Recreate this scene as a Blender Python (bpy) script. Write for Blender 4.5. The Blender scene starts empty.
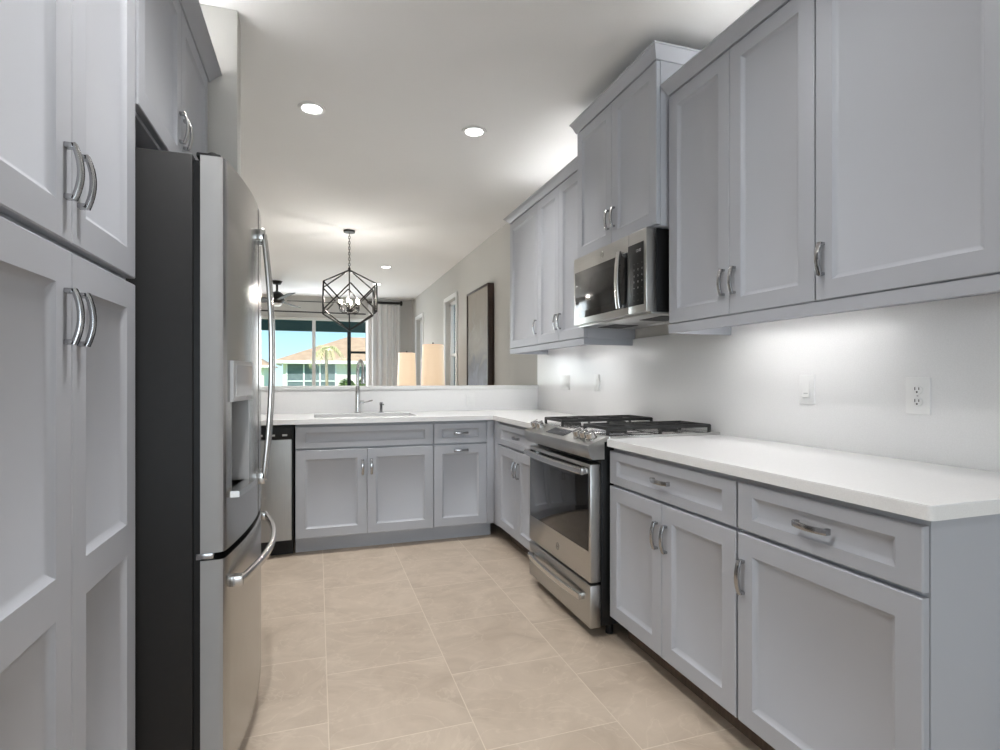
import bpy, bmesh, math, random
from mathutils import Vector, Matrix
random.seed(7)
PI = math.pi
scn = bpy.context.scene
COL = scn.collection

# ------------------------------------------------------------------ camera, sky, sun, exposure
cam_d = bpy.data.cameras.new('camera'); cam_d.sensor_width = 36.0; cam_d.lens = 19.8
cam_d.shift_y = 0.004; cam_d.clip_start = 0.05; cam_d.clip_end = 500
cam = bpy.data.objects.new('camera', cam_d); COL.objects.link(cam)
cam.location = (0, 0, 1.183); cam.rotation_euler = (PI/2, 0, math.radians(-18.4))
scn.camera = cam
scn.view_settings.view_transform = 'Standard'
try: scn.view_settings.look = 'None'
except Exception: pass
scn.view_settings.exposure = 0.50; scn.view_settings.gamma = 1.0
scn.view_settings.use_curve_mapping = False

world = bpy.data.worlds.new('sky'); scn.world = world; world.use_nodes = True
nt = world.node_tree; nt.nodes.clear()
wo = nt.nodes.new('ShaderNodeOutputWorld'); bg = nt.nodes.new('ShaderNodeBackground')
tc = nt.nodes.new('ShaderNodeTexCoord'); sp = nt.nodes.new('ShaderNodeSeparateXYZ'); rp = nt.nodes.new('ShaderNodeValToRGB')
nt.links.new(tc.outputs['Generated'], sp.inputs[0]); nt.links.new(sp.outputs['Z'], rp.inputs[0])
rp.color_ramp.elements[0].position = 0.0; rp.color_ramp.elements[0].color = (0.66, 0.86, 0.95, 1)
rp.color_ramp.elements[1].position = 0.35; rp.color_ramp.elements[1].color = (0.20, 0.45, 0.86, 1)
e = rp.color_ramp.elements.new(0.10); e.color = (0.40, 0.70, 0.92, 1)
bg.inputs['Strength'].default_value = 1.0
nt.links.new(rp.outputs[0], bg.inputs[0]); nt.links.new(bg.outputs[0], wo.inputs[0])

sun_d = bpy.data.lights.new('sun', 'SUN'); sun_d.energy = 5.5; sun_d.angle = 0.01; sun_d.color = (1, 0.96, 0.88)
sun = bpy.data.objects.new('sun', sun_d); COL.objects.link(sun)
sun.rotation_euler = (math.radians(42), 0, math.radians(-25)); sun.location = (-5, -20, 20)

def daylight_fill(x, y, z, rx, rz, sx, sy, energy, color):
    d = bpy.data.lights.new('daylight_fill', 'AREA'); d.shape = 'RECTANGLE'; d.size = sx; d.size_y = sy; d.energy = energy; d.color = color
    o = bpy.data.objects.new('daylight_fill', d); COL.objects.link(o); o.location = (x, y, z); o.rotation_euler = (rx, 0, rz); return o
daylight_fill(-1.0, -7.80, 1.22, PI/2, 0, 5.0, 2.3, 130, (0.86, 0.93, 1.0))        # daylight from an unseen patio opening behind the camera, added as broad fill
daylight_fill(0.15, 11.45, 1.22, -PI/2, 0, 2.4, 2.3, 55, (0.90, 0.96, 1.0))      # daylight through the sliding glass door

# strengths of the lamps the place has
S_DOWN = 14.0         # recessed downlight lenses
P_DOWN = 64.0         # recessed downlight beams
S_UNDER = 14.0        # strips below the wall cabinets
S_ABOVE = 13.0        # strips above the wall cabinets
S_BULB = 30.0         # chandelier bulbs
S_SHADE = 0.37        # table lamp shades

# ------------------------------------------------------------------ materials
def nodes(m):
    m.use_nodes = True; t = m.node_tree
    return t, t.nodes.get('Principled BSDF')
def pmat(name, color, rough=0.5, metal=0.0, noise=None, bump=None, spec=None, aniso=None, coat=None):
    m = bpy.data.materials.new(name); t, b = nodes(m)
    b.inputs['Base Color'].default_value = (*color, 1); b.inputs['Roughness'].default_value = rough
    b.inputs['Metallic'].default_value = metal
    if spec is not None: b.inputs['Specular IOR Level'].default_value = spec
    if coat: b.inputs['Coat Weight'].default_value = coat; b.inputs['Coat Roughness'].default_value = 0.08
    co = t.nodes.new('ShaderNodeTexCoord')
    if noise:                                   # (scale, amount, stretch)
        sc, am, st = noise
        mp = t.nodes.new('ShaderNodeMapping'); mp.inputs['Scale'].default_value = st
        n = t.nodes.new('ShaderNodeTexNoise'); n.inputs['Scale'].default_value = sc; n.inputs['Detail'].default_value = 4
        t.links.new(co.outputs['Object'], mp.inputs[0]); t.links.new(mp.outputs[0], n.inputs['Vector'])
        r = t.nodes.new('ShaderNodeValToRGB')
        r.color_ramp.elements[0].position = 0.3; r.color_ramp.elements[1].position = 0.7
        r.color_ramp.elements[0].color = (*[c*(1-am) for c in color], 1); r.color_ramp.elements[1].color = (*[min(1, c*(1+am)) for c in color], 1)
        t.links.new(n.outputs['Fac'], r.inputs[0]); t.links.new(r.outputs[0], b.inputs['Base Color'])
    if bump:                                    # (scale, strength, stretch)
        sc, stg, st = bump
        mp = t.nodes.new('ShaderNodeMapping'); mp.inputs['Scale'].default_value = st
        n = t.nodes.new('ShaderNodeTexNoise'); n.inputs['Scale'].default_value = sc
        t.links.new(co.outputs['Object'], mp.inputs[0]); t.links.new(mp.outputs[0], n.inputs['Vector'])
        bp = t.nodes.new('ShaderNodeBump'); bp.inputs['Strength'].default_value = stg; bp.inputs['Distance'].default_value = 0.002
        t.links.new(n.outputs['Fac'], bp.inputs['Height']); t.links.new(bp.outputs[0], b.inputs['Normal'])
    return m
def emat(name, color, strength, base=(0.8, 0.8, 0.8)):
    m = bpy.data.materials.new(name); t, b = nodes(m)
    b.inputs['Base Color'].default_value = (*base, 1)
    b.inputs['Emission Color'].default_value = (*color, 1); b.inputs['Emission Strength'].default_value = strength
    return m
def glassmat(name, tint, gloss=0.08):
    m = bpy.data.materials.new(name); m.use_nodes = True; t = m.node_tree; t.nodes.clear()
    o = t.nodes.new('ShaderNodeOutputMaterial'); mx = t.nodes.new('ShaderNodeMixShader')
    tr = t.nodes.new('ShaderNodeBsdfTransparent'); tr.inputs[0].default_value = (*tint, 1)
    gl = t.nodes.new('ShaderNodeBsdfGlossy'); gl.inputs['Roughness'].default_value = 0.02
    fr = t.nodes.new('ShaderNodeFresnel'); fr.inputs[0].default_value = 1.25
    t.links.new(fr.outputs[0], mx.inputs[0]); t.links.new(tr.outputs[0], mx.inputs[1]); t.links.new(gl.outputs[0], mx.inputs[2])
    t.links.new(mx.outputs[0], o.inputs[0]); return m

M = {}
M['paint'] = pmat('grey_cabinet_paint', (0.440, 0.456, 0.496), 0.46, noise=(3, 0.012, (1, 1, 1)), bump=(90, 0.03, (1, 1, 1)))
M['wall'] = pmat('warm_grey_wall_paint', (0.56, 0.55, 0.525), 0.75, noise=(2, 0.012, (1, 1, 1)), bump=(160, 0.08, (1, 1, 1)))
M['ceiling'] = pmat('white_ceiling_paint', (0.83, 0.83, 0.825), 0.85, noise=(1.3, 0.012, (1, 1, 1)), bump=(70, 0.12, (1, 1, 1)))
M['trimw'] = pmat('white_trim_paint', (0.82, 0.82, 0.81), 0.4, noise=(4, 0.01, (1, 1, 1)))
M['quartz'] = pmat('white_quartz', (0.86, 0.86, 0.86), 0.22, noise=(260, 0.03, (1, 1, 1)))
M['splash'] = pmat('white_quartz_backsplash', (0.84, 0.835, 0.83), 0.32, noise=(260, 0.03, (1, 1, 1)))
M['steel'] = pmat('brushed_steel', (0.45, 0.445, 0.435), 0.25, 1.0, noise=(14, 0.05, (30, 30, 0.4)), bump=(60, 0.03, (1, 1, 60)))
M['steelh'] = pmat('brushed_steel_horizontal', (0.47, 0.465, 0.452), 0.30, 1.0, noise=(14, 0.05, (0.4, 30, 30)), bump=(60, 0.03, (60, 1, 1)))
M['steel_lt'] = pmat('polished_steel', (0.58, 0.575, 0.565), 0.2, 1.0, noise=(20, 0.03, (1, 1, 1)))
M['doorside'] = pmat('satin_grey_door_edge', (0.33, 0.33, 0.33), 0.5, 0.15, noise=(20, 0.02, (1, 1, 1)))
M['steel_dull'] = pmat('dull_brushed_steel', (0.36, 0.355, 0.345), 0.34, 1.0, noise=(14, 0.05, (30, 30, 0.4)))
M['chrome'] = pmat('faucet_chrome', (0.62, 0.62, 0.62), 0.14, 1.0, noise=(30, 0.03, (1, 1, 1)))
M['nickel'] = pmat('brushed_nickel', (0.44, 0.44, 0.45), 0.2, 1.0, noise=(30, 0.04, (1, 1, 1)))
M['case'] = pmat('charcoal_case_enamel', (0.016, 0.016, 0.017), 0.5, spec=0.3, noise=(30, 0.05, (1, 1, 1)))
M['black'] = pmat('black_plastic', (0.006, 0.006, 0.0065), 0.4, spec=0.3, noise=(20, 0.08, (1, 1, 1)))
M['blackglass'] = pmat('black_glass', (0.012, 0.012, 0.013), 0.06, spec=0.6, noise=(10, 0.05, (1, 1, 1)))
M['dispglass'] = pmat('grey_display_glass', (0.40, 0.40, 0.41), 0.08, noise=(10, 0.03, (1, 1, 1)))
M['iron'] = pmat('cast_iron', (0.025, 0.025, 0.025), 0.55, noise=(60, 0.2, (1, 1, 1)), bump=(200, 0.2, (1, 1, 1)))
M['white_pl'] = pmat('white_plastic', (0.84, 0.84, 0.83), 0.3, noise=(10, 0.01, (1, 1, 1)))
M['mesh_glass'] = pmat('dark_grey_mesh_glass', (0.022, 0.022, 0.023), 0.12, noise=(10, 0.05, (1, 1, 1)))
M['mark'] = pmat('pale_grey_print', (0.55, 0.55, 0.55), 0.5, noise=(10, 0.02, (1, 1, 1)))
M['slot'] = pmat('dark_slot', (0.05, 0.05, 0.05), 0.6, noise=(10, 0.02, (1, 1, 1)))
M['bronze'] = pmat('dark_bronze_metal', (0.012, 0.011, 0.010), 0.45, 0.2, noise=(30, 0.1, (1, 1, 1)))
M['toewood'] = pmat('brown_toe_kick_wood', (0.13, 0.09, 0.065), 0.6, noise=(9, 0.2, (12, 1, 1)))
M['darkwood'] = pmat('dark_brown_wood', (0.035, 0.016, 0.010), 0.4, noise=(9, 0.3, (1, 1, 12)))
M['midwood'] = pmat('medium_brown_wood', (0.20, 0.11, 0.06), 0.45, noise=(9, 0.3, (1, 1, 12)))
M['blade'] = pmat('grey_fan_blade', (0.05, 0.055, 0.053), 0.8, noise=(9, 0.15, (12, 1, 1)))
M['fabric'] = pmat('white_curtain_linen', (0.78, 0.77, 0.76), 0.9, noise=(60, 0.03, (1, 1, 1)), bump=(300, 0.2, (1, 1, 1)))
M['dispgrey'] = pmat('grey_dispenser_plastic', (0.36, 0.36, 0.365), 0.3, noise=(20, 0.03, (1, 1, 1)))
M['glass'] = glassmat('window_glass', (0.965, 0.985, 0.98))
M['bulbglass'] = emat('lit_bulb', (1.0, 0.86, 0.66), S_BULB)
M['lens'] = emat('lit_downlight_lens', (1.0, 0.985, 0.965), S_DOWN)
M['under'] = emat('lit_under_cabinet_strip', (1.0, 0.985, 0.97), S_UNDER)
M['above'] = emat('lit_above_cabinet_strip', (1.0, 0.985, 0.965), S_ABOVE)
M['aboveleft'] = emat('lit_above_refrigerator_strip', (1.0, 0.985, 0.965), 40.0)
M['shade'] = emat('lit_linen_lampshade', (1.0, 0.69, 0.42), S_SHADE, (0.75, 0.66, 0.55))
M['stucco'] = pmat('cream_stucco', (0.80, 0.78, 0.68), 0.9, noise=(3, 0.03, (1, 1, 1)))
M['rooftile'] = pmat('tan_roof_tile', (0.40, 0.27, 0.17), 0.85, noise=(2.5, 0.18, (1, 1, 3)))
M['screen'] = pmat('grey_lanai_screen', (0.13, 0.17, 0.18), 0.8, noise=(3, 0.15, (1, 1, 1)))
M['winglass'] = pmat('dark_window_pane', (0.20, 0.28, 0.30), 0.15, noise=(2, 0.1, (1, 1, 1)))
M['teal'] = pmat('dark_teal_beam_paint', (0.018, 0.060, 0.060), 0.7, noise=(3, 0.08, (1, 1, 1)))
M['lawn'] = pmat('pale_green_lawn', (0.35, 0.46, 0.18), 0.95, noise=(0.8, 0.2, (1, 1, 1)))
M['paver'] = pmat('pale_patio_paver', (0.62, 0.58, 0.52), 0.9, noise=(2, 0.08, (1, 1, 1)))
M['leaf'] = pmat('green_shrub_leaf', (0.13, 0.20, 0.06), 0.8, noise=(6, 0.35, (1, 1, 1)))
M['frond'] = pmat('yellow_green_palm_frond', (0.52, 0.50, 0.26), 0.8, noise=(4, 0.3, (1, 1, 1)))
M['trunk'] = pmat('grey_brown_palm_trunk', (0.30, 0.24, 0.17), 0.9, noise=(8, 0.25, (1, 1, 6)))

def tile_material():
    """beige stone tiles, each column stepped a third of a tile from its neighbour"""
    m = bpy.data.materials.new('beige_stone_floor_tile'); t, b = nodes(m); N = t.nodes; L = t.links
    def mth(op, a, bb=None, c=None):
        n = N.new('ShaderNodeMath'); n.operation = op
        for i, v in enumerate((a, bb, c)):
            if v is None: continue
            if isinstance(v, (int, float)): n.inputs[i].default_value = v
            else: L.new(v, n.inputs[i])
        return n.outputs[0]
    T = 0.474
    co = N.new('ShaderNodeTexCoord'); s = N.new('ShaderNodeSeparateXYZ'); L.new(co.outputs['Object'], s.inputs[0])
    u = mth('DIVIDE', mth('SUBTRACT', s.outputs['X'], 0.037), T)
    ci = mth('FLOOR', u); fu = mth('SUBTRACT', u, ci)
    v = mth('DIVIDE', mth('SUBTRACT', mth('ADD', s.outputs['Y'], mth('MULTIPLY', ci, 0.154)), 1.83), T)
    vi = mth('FLOOR', v); fv = mth('SUBTRACT', v, vi)
    def edge(f): return mth('MINIMUM', f, mth('SUBTRACT', 1.0, f))
    d = mth('MINIMUM', edge(fu), edge(fv))
    mr = N.new('ShaderNodeMapRange'); mr.inputs['From Min'].default_value = 0.002; mr.inputs['From Max'].default_value = 0.0055
    mr.inputs['To Min'].default_value = 1; mr.inputs['To Max'].default_value = 0; L.new(d, mr.inputs[0])
    cb = N.new('ShaderNodeCombineXYZ'); L.new(ci, cb.inputs[0]); L.new(vi, cb.inputs[1])
    wn = N.new('ShaderNodeTexWhiteNoise'); L.new(cb.outputs[0], wn.inputs['Vector'])
    vm = N.new('ShaderNodeVectorMath'); vm.operation = 'MULTIPLY_ADD'; L.new(wn.outputs['Color'], vm.inputs[0])
    vm.inputs[1].default_value = (9, 9, 9); L.new(co.outputs['Object'], vm.inputs[2])
    n1 = N.new('ShaderNodeTexNoise'); n1.inputs['Scale'].default_value = 4.2; n1.inputs['Detail'].default_value = 8; n1.inputs['Roughness'].default_value = 0.62
    n1.inputs['Distortion'].default_value = 1.0; L.new(vm.outputs[0], n1.inputs['Vector'])
    r1 = N.new('ShaderNodeValToRGB'); L.new(n1.outputs['Fac'], r1.inputs[0])
    r1.color_ramp.elements[0].position = 0.32; r1.color_ramp.elements[0].color = (0.445, 0.362, 0.282, 1)
    r1.color_ramp.elements[1].position = 0.70; r1.color_ramp.elements[1].color = (0.585, 0.49, 0.395, 1)
    n2 = N.new('ShaderNodeTexNoise'); n2.inputs['Scale'].default_value = 2.6; n2.inputs['Detail'].default_value = 5; n2.inputs['Distortion'].default_value = 2.5
    L.new(vm.outputs[0], n2.inputs['Vector'])
    vein = mth('ABSOLUTE', mth('SUBTRACT', n2.outputs['Fac'], 0.5))
    mv = N.new('ShaderNodeMapRange'); mv.inputs['From Min'].default_value = 0.0; mv.inputs['From Max'].default_value = 0.018
    mv.inputs['To Min'].default_value = 0.22; mv.inputs['To Max'].default_value = 0; L.new(vein, mv.inputs[0])
    mxv = N.new('ShaderNodeMix'); mxv.data_type = 'RGBA'; L.new(mv.outputs[0], mxv.inputs[0]); L.new(r1.outputs[0], mxv.inputs[6])
    mxv.inputs[7].default_value = (0.74, 0.65, 0.54, 1)
    mx = N.new('ShaderNodeMix'); mx.data_type = 'RGBA'; L.new(mr.outputs[0], mx.inputs[0]); L.new(mxv.outputs[2], mx.inputs[6])
    mx.inputs[7].default_value = (0.68, 0.59, 0.49, 1)
    L.new(mx.outputs[2], b.inputs['Base Color']); b.inputs['Roughness'].default_value = 0.42
    bp = N.new('ShaderNodeBump'); bp.inputs['Strength'].default_value = 0.35; bp.inputs['Distance'].default_value = 0.002; bp.invert = True
    L.new(mr.outputs[0], bp.inputs['Height']); L.new(bp.outputs[0], b.inputs['Normal'])
    return m
M['tile'] = tile_material()

def art_material():
    m = bpy.data.materials.new('abstract_canvas_paint'); t, b = nodes(m); N = t.nodes; L = t.links
    co = N.new('ShaderNodeTexCoord'); s = N.new('ShaderNodeSeparateXYZ'); L.new(co.outputs['Object'], s.inputs[0])
    n = N.new('ShaderNodeTexNoise'); n.inputs['Scale'].default_value = 3.5; n.inputs['Detail'].default_value = 6; n.inputs['Distortion'].default_value = 1.2
    L.new(co.outputs['Object'], n.inputs['Vector'])
    a = N.new('ShaderNodeMath'); a.operation = 'MULTIPLY_ADD'; L.new(n.outputs['Fac'], a.inputs[0]); a.inputs[1].default_value = 0.9; L.new(s.outputs['Z'], a.inputs[2])
    r = N.new('ShaderNodeValToRGB'); mp = N.new('ShaderNodeMapRange'); mp.inputs['From Min'].default_value = 0.25; mp.inputs['From Max'].default_value = 1.75
    L.new(a.outputs[0], mp.inputs[0]); L.new(mp.outputs[0], r.inputs[0])
    els = r.color_ramp.elements
    els[0].position = 0.0; els[0].color = (0.10, 0.12, 0.17, 1); els[1].position = 1.0; els[1].color = (0.30, 0.26, 0.22, 1)
    for p, c in ((0.22, (0.30, 0.32, 0.40, 1)), (0.38, (0.22, 0.23, 0.25, 1)), (0.55, (0.36, 0.34, 0.31, 1)), (0.8, (0.27, 0.24, 0.20, 1))):
        q = els.new(p); q.color = c
    L.new(r.outputs[0], b.inputs['Base Color']); b.inputs['Roughness'].default_value = 0.6
    return m
M['art'] = art_material()

# ------------------------------------------------------------------ mesh helpers
class MB:
    def __init__(s): s.bm = bmesh.new()
    def box(s, x0, x1, y0, y1, z0, z1, bev=0.0, seg=2):
        bm = s.bm
        vs = [bm.verts.new(p) for p in ((x0,y0,z0),(x1,y0,z0),(x1,y1,z0),(x0,y1,z0),(x0,y0,z1),(x1,y0,z1),(x1,y1,z1),(x0,y1,z1))]
        fs = [bm.faces.new([vs[i] for i in f]) for f in ((0,3,2,1),(4,5,6,7),(0,1,5,4),(1,2,6,5),(2,3,7,6),(3,0,4,7))]
        if bev > 0:
            es = set(e for f in fs for e in f.edges)
            bmesh.ops.bevel(bm, geom=list(es), offset=bev, segments=seg, affect='EDGES', profile=0.5)
        return s
    def prism(s, poly, axis, a, b):
        """poly of 2-D points extruded along an axis: 'x' -> (y,z), 'y' -> (x,z), 'z' -> (x,y)"""
        bm = s.bm
        f = {'x': lambda p, t: (t, p[0], p[1]), 'y': lambda p, t: (p[0], t, p[1]), 'z': lambda p, t: (p[0], p[1], t)}[axis]
        A = [bm.verts.new(f(p, a)) for p in poly]; B = [bm.verts.new(f(p, b)) for p in poly]; n = len(poly)
        fs = [bm.faces.new(A), bm.faces.new(list(reversed(B)))]
        for i in range(n): fs.append(bm.faces.new((A[i], B[i], B[(i+1) % n], A[(i+1) % n])))
        bmesh.ops.recalc_face_normals(bm, faces=fs)
        return s
    def sweep(s, pts, sec, side=None, closed=False):
        """sec: polygon of (u,v); u runs along side x tangent, v along side (or a carried frame)"""
        bm = s.bm; P = [Vector(p) for p in pts]; n = len(P); rings = []
        ref = Vector(side) if side else None; prev = None
        for i in range(n):
            if closed: t = P[(i+1) % n] - P[i-1]
            else: t = (P[min(i+1, n-1)] - P[max(i-1, 0)])
            t.normalize()
            if ref is not None: v = (ref - t*ref.dot(t)).normalized()
            else:
                if prev is None:
                    a = Vector((0, 0, 1)) if abs(t.z) < 0.9 else Vector((1, 0, 0))
                    v = (a - t*a.dot(t)).normalized()
                else: v = (prev - t*prev.dot(t)).normalized()
                prev = v
            u = v.cross(t)
            rings.append([bm.verts.new(P[i] + u*a + v*b) for a, b in sec])
        m = len(sec); fs = []
        for i in range(n if closed else n-1):
            r0, r1 = rings[i], rings[(i+1) % n]
            for j in range(m): fs.append(bm.faces.new((r0[j], r0[(j+1) % m], r1[(j+1) % m], r1[j])))
        if not closed: fs.append(bm.faces.new(list(reversed(rings[0])))); fs.append(bm.faces.new(rings[-1]))
        bmesh.ops.recalc_face_normals(bm, faces=fs)
        return s
    def tube(s, pts, r, seg=10, closed=False):
        return s.sweep(pts, [(r*math.cos(2*PI*k/seg), r*math.sin(2*PI*k/seg)) for k in range(seg)], None, closed)
    def lathe(s, prof, origin=(0,0,0), axis=(0,0,1), seg=24, ring=False):
        """prof: list of (radius, height along axis)"""
        bm = s.bm; q = Vector((0,0,1)).rotation_difference(Vector(axis).normalized()); o = Vector(origin); rings = []; fs = []
        for r, h in prof:
            if r < 1e-6: rings.append([bm.verts.new(o + q @ Vector((0,0,h)))])
            else: rings.append([bm.verts.new(o + q @ Vector((r*math.cos(2*PI*k/seg), r*math.sin(2*PI*k/seg), h))) for k in range(seg)])
        for a, b in zip(rings, rings[1:]+([rings[0]] if ring else [])):
            for k in range(seg):
                k2 = (k+1) % seg
                if len(a) == 1 and len(b) == 1: continue
                if len(a) == 1: fs.append(bm.faces.new((a[0], b[k], b[k2])))
                elif len(b) == 1: fs.append(bm.faces.new((a[k], b[0], a[k2])))
                else: fs.append(bm.faces.new((a[k], b[k], b[k2], a[k2])))
        if len(rings[0]) > 1 and not ring: fs.append(bm.faces.new(rings[0]))
        if len(rings[-1]) > 1 and not ring: fs.append(bm.faces.new(rings[-1]))
        bmesh.ops.recalc_face_normals(bm, faces=fs)
        return s
    def add(s, other, mat):
        me = bpy.data.meshes.new('tmp'); other.bm.to_mesh(me); me.transform(mat); s.bm.from_mesh(me); bpy.data.meshes.remove(me); return s
    def build(s, name, mat, parent=None, smooth=35):
        me = bpy.data.meshes.new(name); s.bm.to_mesh(me); s.bm.free()
        if smooth:
            for p in me.polygons: p.use_smooth = True
            me.set_sharp_from_angle(angle=math.radians(smooth))
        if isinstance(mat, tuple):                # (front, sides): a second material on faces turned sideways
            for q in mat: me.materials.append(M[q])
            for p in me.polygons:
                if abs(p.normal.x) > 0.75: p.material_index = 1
        else: me.materials.append(M[mat] if isinstance(mat, str) else mat)
        o = bpy.data.objects.new(name, me); COL.objects.link(o)
        if parent: o.parent = parent
        return o

def tag(o, label=None, cat=None, group=None, kind=None):
    if label: o['label'] = label
    if cat: o['category'] = cat
    if group: o['group'] = group
    if kind: o['kind'] = kind
    return o
def thing(name, label, cat, loc=(0,0,0), rotz=0.0, group=None):
    o = bpy.data.objects.new(name, None); COL.objects.link(o); o.empty_display_size = 0.1
    o.location = loc; o.rotation_euler = (0, 0, rotz)
    return tag(o, label, cat, group)
def struct(name, mb, mat, label=None): return tag(mb.build(name, mat), label, None, None, 'structure')
def copy_tree(o, parent=None, **kw):
    c = o.copy(); COL.objects.link(c)
    if parent: c.parent = parent
    for ch in [x for x in bpy.data.objects if x.parent == o]: copy_tree(ch, c)
    for k, v in kw.items(): c[k] = v
    return c
def text_mb(body, size, depth=0.0006):
    cu = bpy.data.curves.new('t', 'FONT'); cu.body = body; cu.size = size; cu.align_x = 'CENTER'; cu.align_y = 'CENTER'; cu.extrude = depth; cu.resolution_u = 3
    o = bpy.data.objects.new('t', cu); COL.objects.link(o); bpy.context.view_layer.update()
    me = bpy.data.meshes.new_from_object(o.evaluated_get(bpy.context.evaluated_depsgraph_get()))
    r = MB(); r.bm.from_mesh(me); bpy.data.objects.remove(o); bpy.data.curves.remove(cu); bpy.data.meshes.remove(me); return r
FRONT = Matrix.Rotation(PI/2, 4, 'X')                    # a text lying in xy stands up facing -y
def rect(w, h): return [(-w/2, -h/2), (w/2, -h/2), (w/2, h/2), (-w/2, h/2)]
def rrect(w, h, r):
    o = []
    for cx, cy, a0 in ((w/2-r, h/2-r, 0), (-w/2+r, h/2-r, 90), (-w/2+r, -h/2+r, 180), (w/2-r, -h/2+r, 270)):
        for k in range(3):
            a = math.radians(a0 + 45*k); o.append((cx + r*math.cos(a), cy + r*math.sin(a)))
    return o

RIGHT = -PI/2       # faces -X, local x runs towards the camera
LEFT = PI/2         # faces +X, local x runs away from the camera
ZC = 2.82           # ceiling
XR = 1.885          # right wall
XL = -1.07          # kitchen left wall
YH = 4.56           # half wall front
YF = 11.5           # far wall

# ------------------------------------------------------------------ the setting
struct('floor', MB().box(-4.0, XR+0.2, -8.2, YF+0.2, -0.15, 0.0), 'tile')
struct('ceiling', MB().box(-4.0, XR+0.9, -11.0, YF+0.25, ZC, ZC+0.2), 'ceiling')  # slab runs past the back wall, an added overhang to block sun
# right wall, with two window openings in the living room
W2 = (7.62, 8.32); W3 = (10.25, 10.95); WZ = (0.75, 2.36)
mb = MB(); yy = [-8.2, W2[0], W2[1], W3[0], W3[1], YF+0.2]
for a, b in ((0, 1), (2, 3), (4, 5)): mb.box(XR, XR+0.18, yy[a], yy[b], 0, ZC)
for w in (W2, W3): mb.box(XR, XR+0.18, w[0], w[1], 0, WZ[0]); mb.box(XR, XR+0.18, w[0], w[1], WZ[1], ZC)
struct('wall_right', mb, 'wall')
struct('wall_left', MB().box(XL-0.12, XL, 0.40, YH+0.14, 0, ZC), 'wall')
struct('wall_alcove', MB().box(XL, -0.335, 2.685, 2.795, 0, ZC, 0.004), 'wall', 'pale wall stub beyond the refrigerator')
struct('wall_outer', MB().box(-4.0, -3.88, -8.2, YF+0.2, 0, ZC), 'wall')
struct('wall_hidden', MB().box(-4.0, XL-0.12, YH, YH+0.14, 0, ZC), 'wall')
# far wall with sliding door opening
SX0, SX1, SZ = -1.10, 1.95-0.55, 2.41
struct('wall_far', MB().box(-4.0, SX0, YF, YF+0.2, 0, ZC).box(SX1, XR, YF, YF+0.2, 0, ZC).box(SX0, SX1, YF, YF+0.2, SZ, ZC), 'wall')
# wall behind the camera with an unseen patio opening, added and made wide to spread light
BX0, BX1, BZ = -3.6, 1.6, 2.41
struct('wall_back', MB().box(-4.0, BX0, -8.1, -7.95, 0, ZC).box(BX1, XR, -8.1, -7.95, 0, ZC).box(BX0, BX1, -8.1, -7.95, BZ, ZC), 'wall')
# half wall
struct('wall_half', MB().box(XL, XR, YH, YH+0.13, 0, 1.095), 'wall', 'low wall behind the sink')
struct('trim_1', MB().box(XL, XR-0.001, YH-0.025, YH+0.155, 1.095, 1.127, 0.004), 'trimw', 'white ledge capping the low wall behind the sink')
def baseboard(name, x0, x1, y0, y1): struct(name, MB().box(x0, x1, y0, y1, 0, 0.13, 0.004), 'trimw')
baseboard('baseboard_right', XR-0.016, XR, YH+0.16, YF)
baseboard('baseboard_far', SX1+0.08, XR-0.016, YF-0.016, YF)

def window(name, axis, a0, a1, c, z0, z1, stiles, depth=0.09, fw=0.055, mid=None, casing=None, label=None):
    """window or glazed door: frame (with stiles), panes"""
    def bx(mb, p0, p1, q0, q1, r0, r1, bev=0.003):
        if axis == 'x': mb.box(p0, p1, q0, q1, r0, r1, bev)
        else: mb.box(q0, q1, p0, p1, r0, r1, bev)
    fr = MB()
    bx(fr, a0, a0+fw, c, c+depth, z0, z1); bx(fr, a1-fw, a1, c, c+depth, z0, z1)
    bx(fr, a0+fw, a1-fw, c, c+depth, z1-fw, z1); bx(fr, a0+fw, a1-fw, c, c+depth, z0, z0+fw)
    for sx in stiles: bx(fr, sx-fw*0.55, sx+fw*0.55, c, c+depth, z0+fw, z1-fw)
    if mid: bx(fr, a0+fw, a1-fw, c+0.01, c+depth-0.01, mid-0.022, mid+0.022)
    if casing:
        cw, cd = casing
        for s0, s1, t0, t1 in ((a0-cw, a0, z0-cw, z1+cw), (a1, a1+cw, z0-cw, z1+cw), (a0, a1, z1, z1+cw), (a0, a1, z0-cw, z0)):
            q = (c0 for c0 in ())
            bx(fr, s0, s1, casing_pos[0], casing_pos[1], t0, t1)
    o = struct(name, fr, 'trimw', label)
    xs = [a0+fw] + [s for s in stiles] + [a1-fw]
    for i, (p, q) in enumerate(zip(xs, xs[1:])):
        g = MB(); bx(g, p, q, c+depth*0.45, c+depth*0.45+0.006, z0+fw, z1-fw, 0); g.build('pane', 'glass', o)
    return o
casing_pos = (0, 0)
window('window_1', 'x', SX0, SX1, YF+0.03, 0.0, SZ, [-0.06, 0.98], fw=0.06, label='wide sliding glass door at the far end of the room')
casing_pos = (XR-0.02, XR)
window('window_2', 'y', W2[0], W2[1], XR+0.07, WZ[0], WZ[1], [], fw=0.045, mid=1.55, casing=(0.06, 1), label='white framed window nearer the framed painting')
window('window_3', 'y', W3[0], W3[1], XR+0.07, WZ[0], WZ[1], [], fw=0.045, mid=1.55, casing=(0.06, 1), label='white framed window nearer the curtain')
window('window_4', 'x', BX0, BX1, -8.07, 0.0, BZ, [-1.9, -0.15], fw=0.06, label='unseen patio door added behind the camera to let in light')

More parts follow.
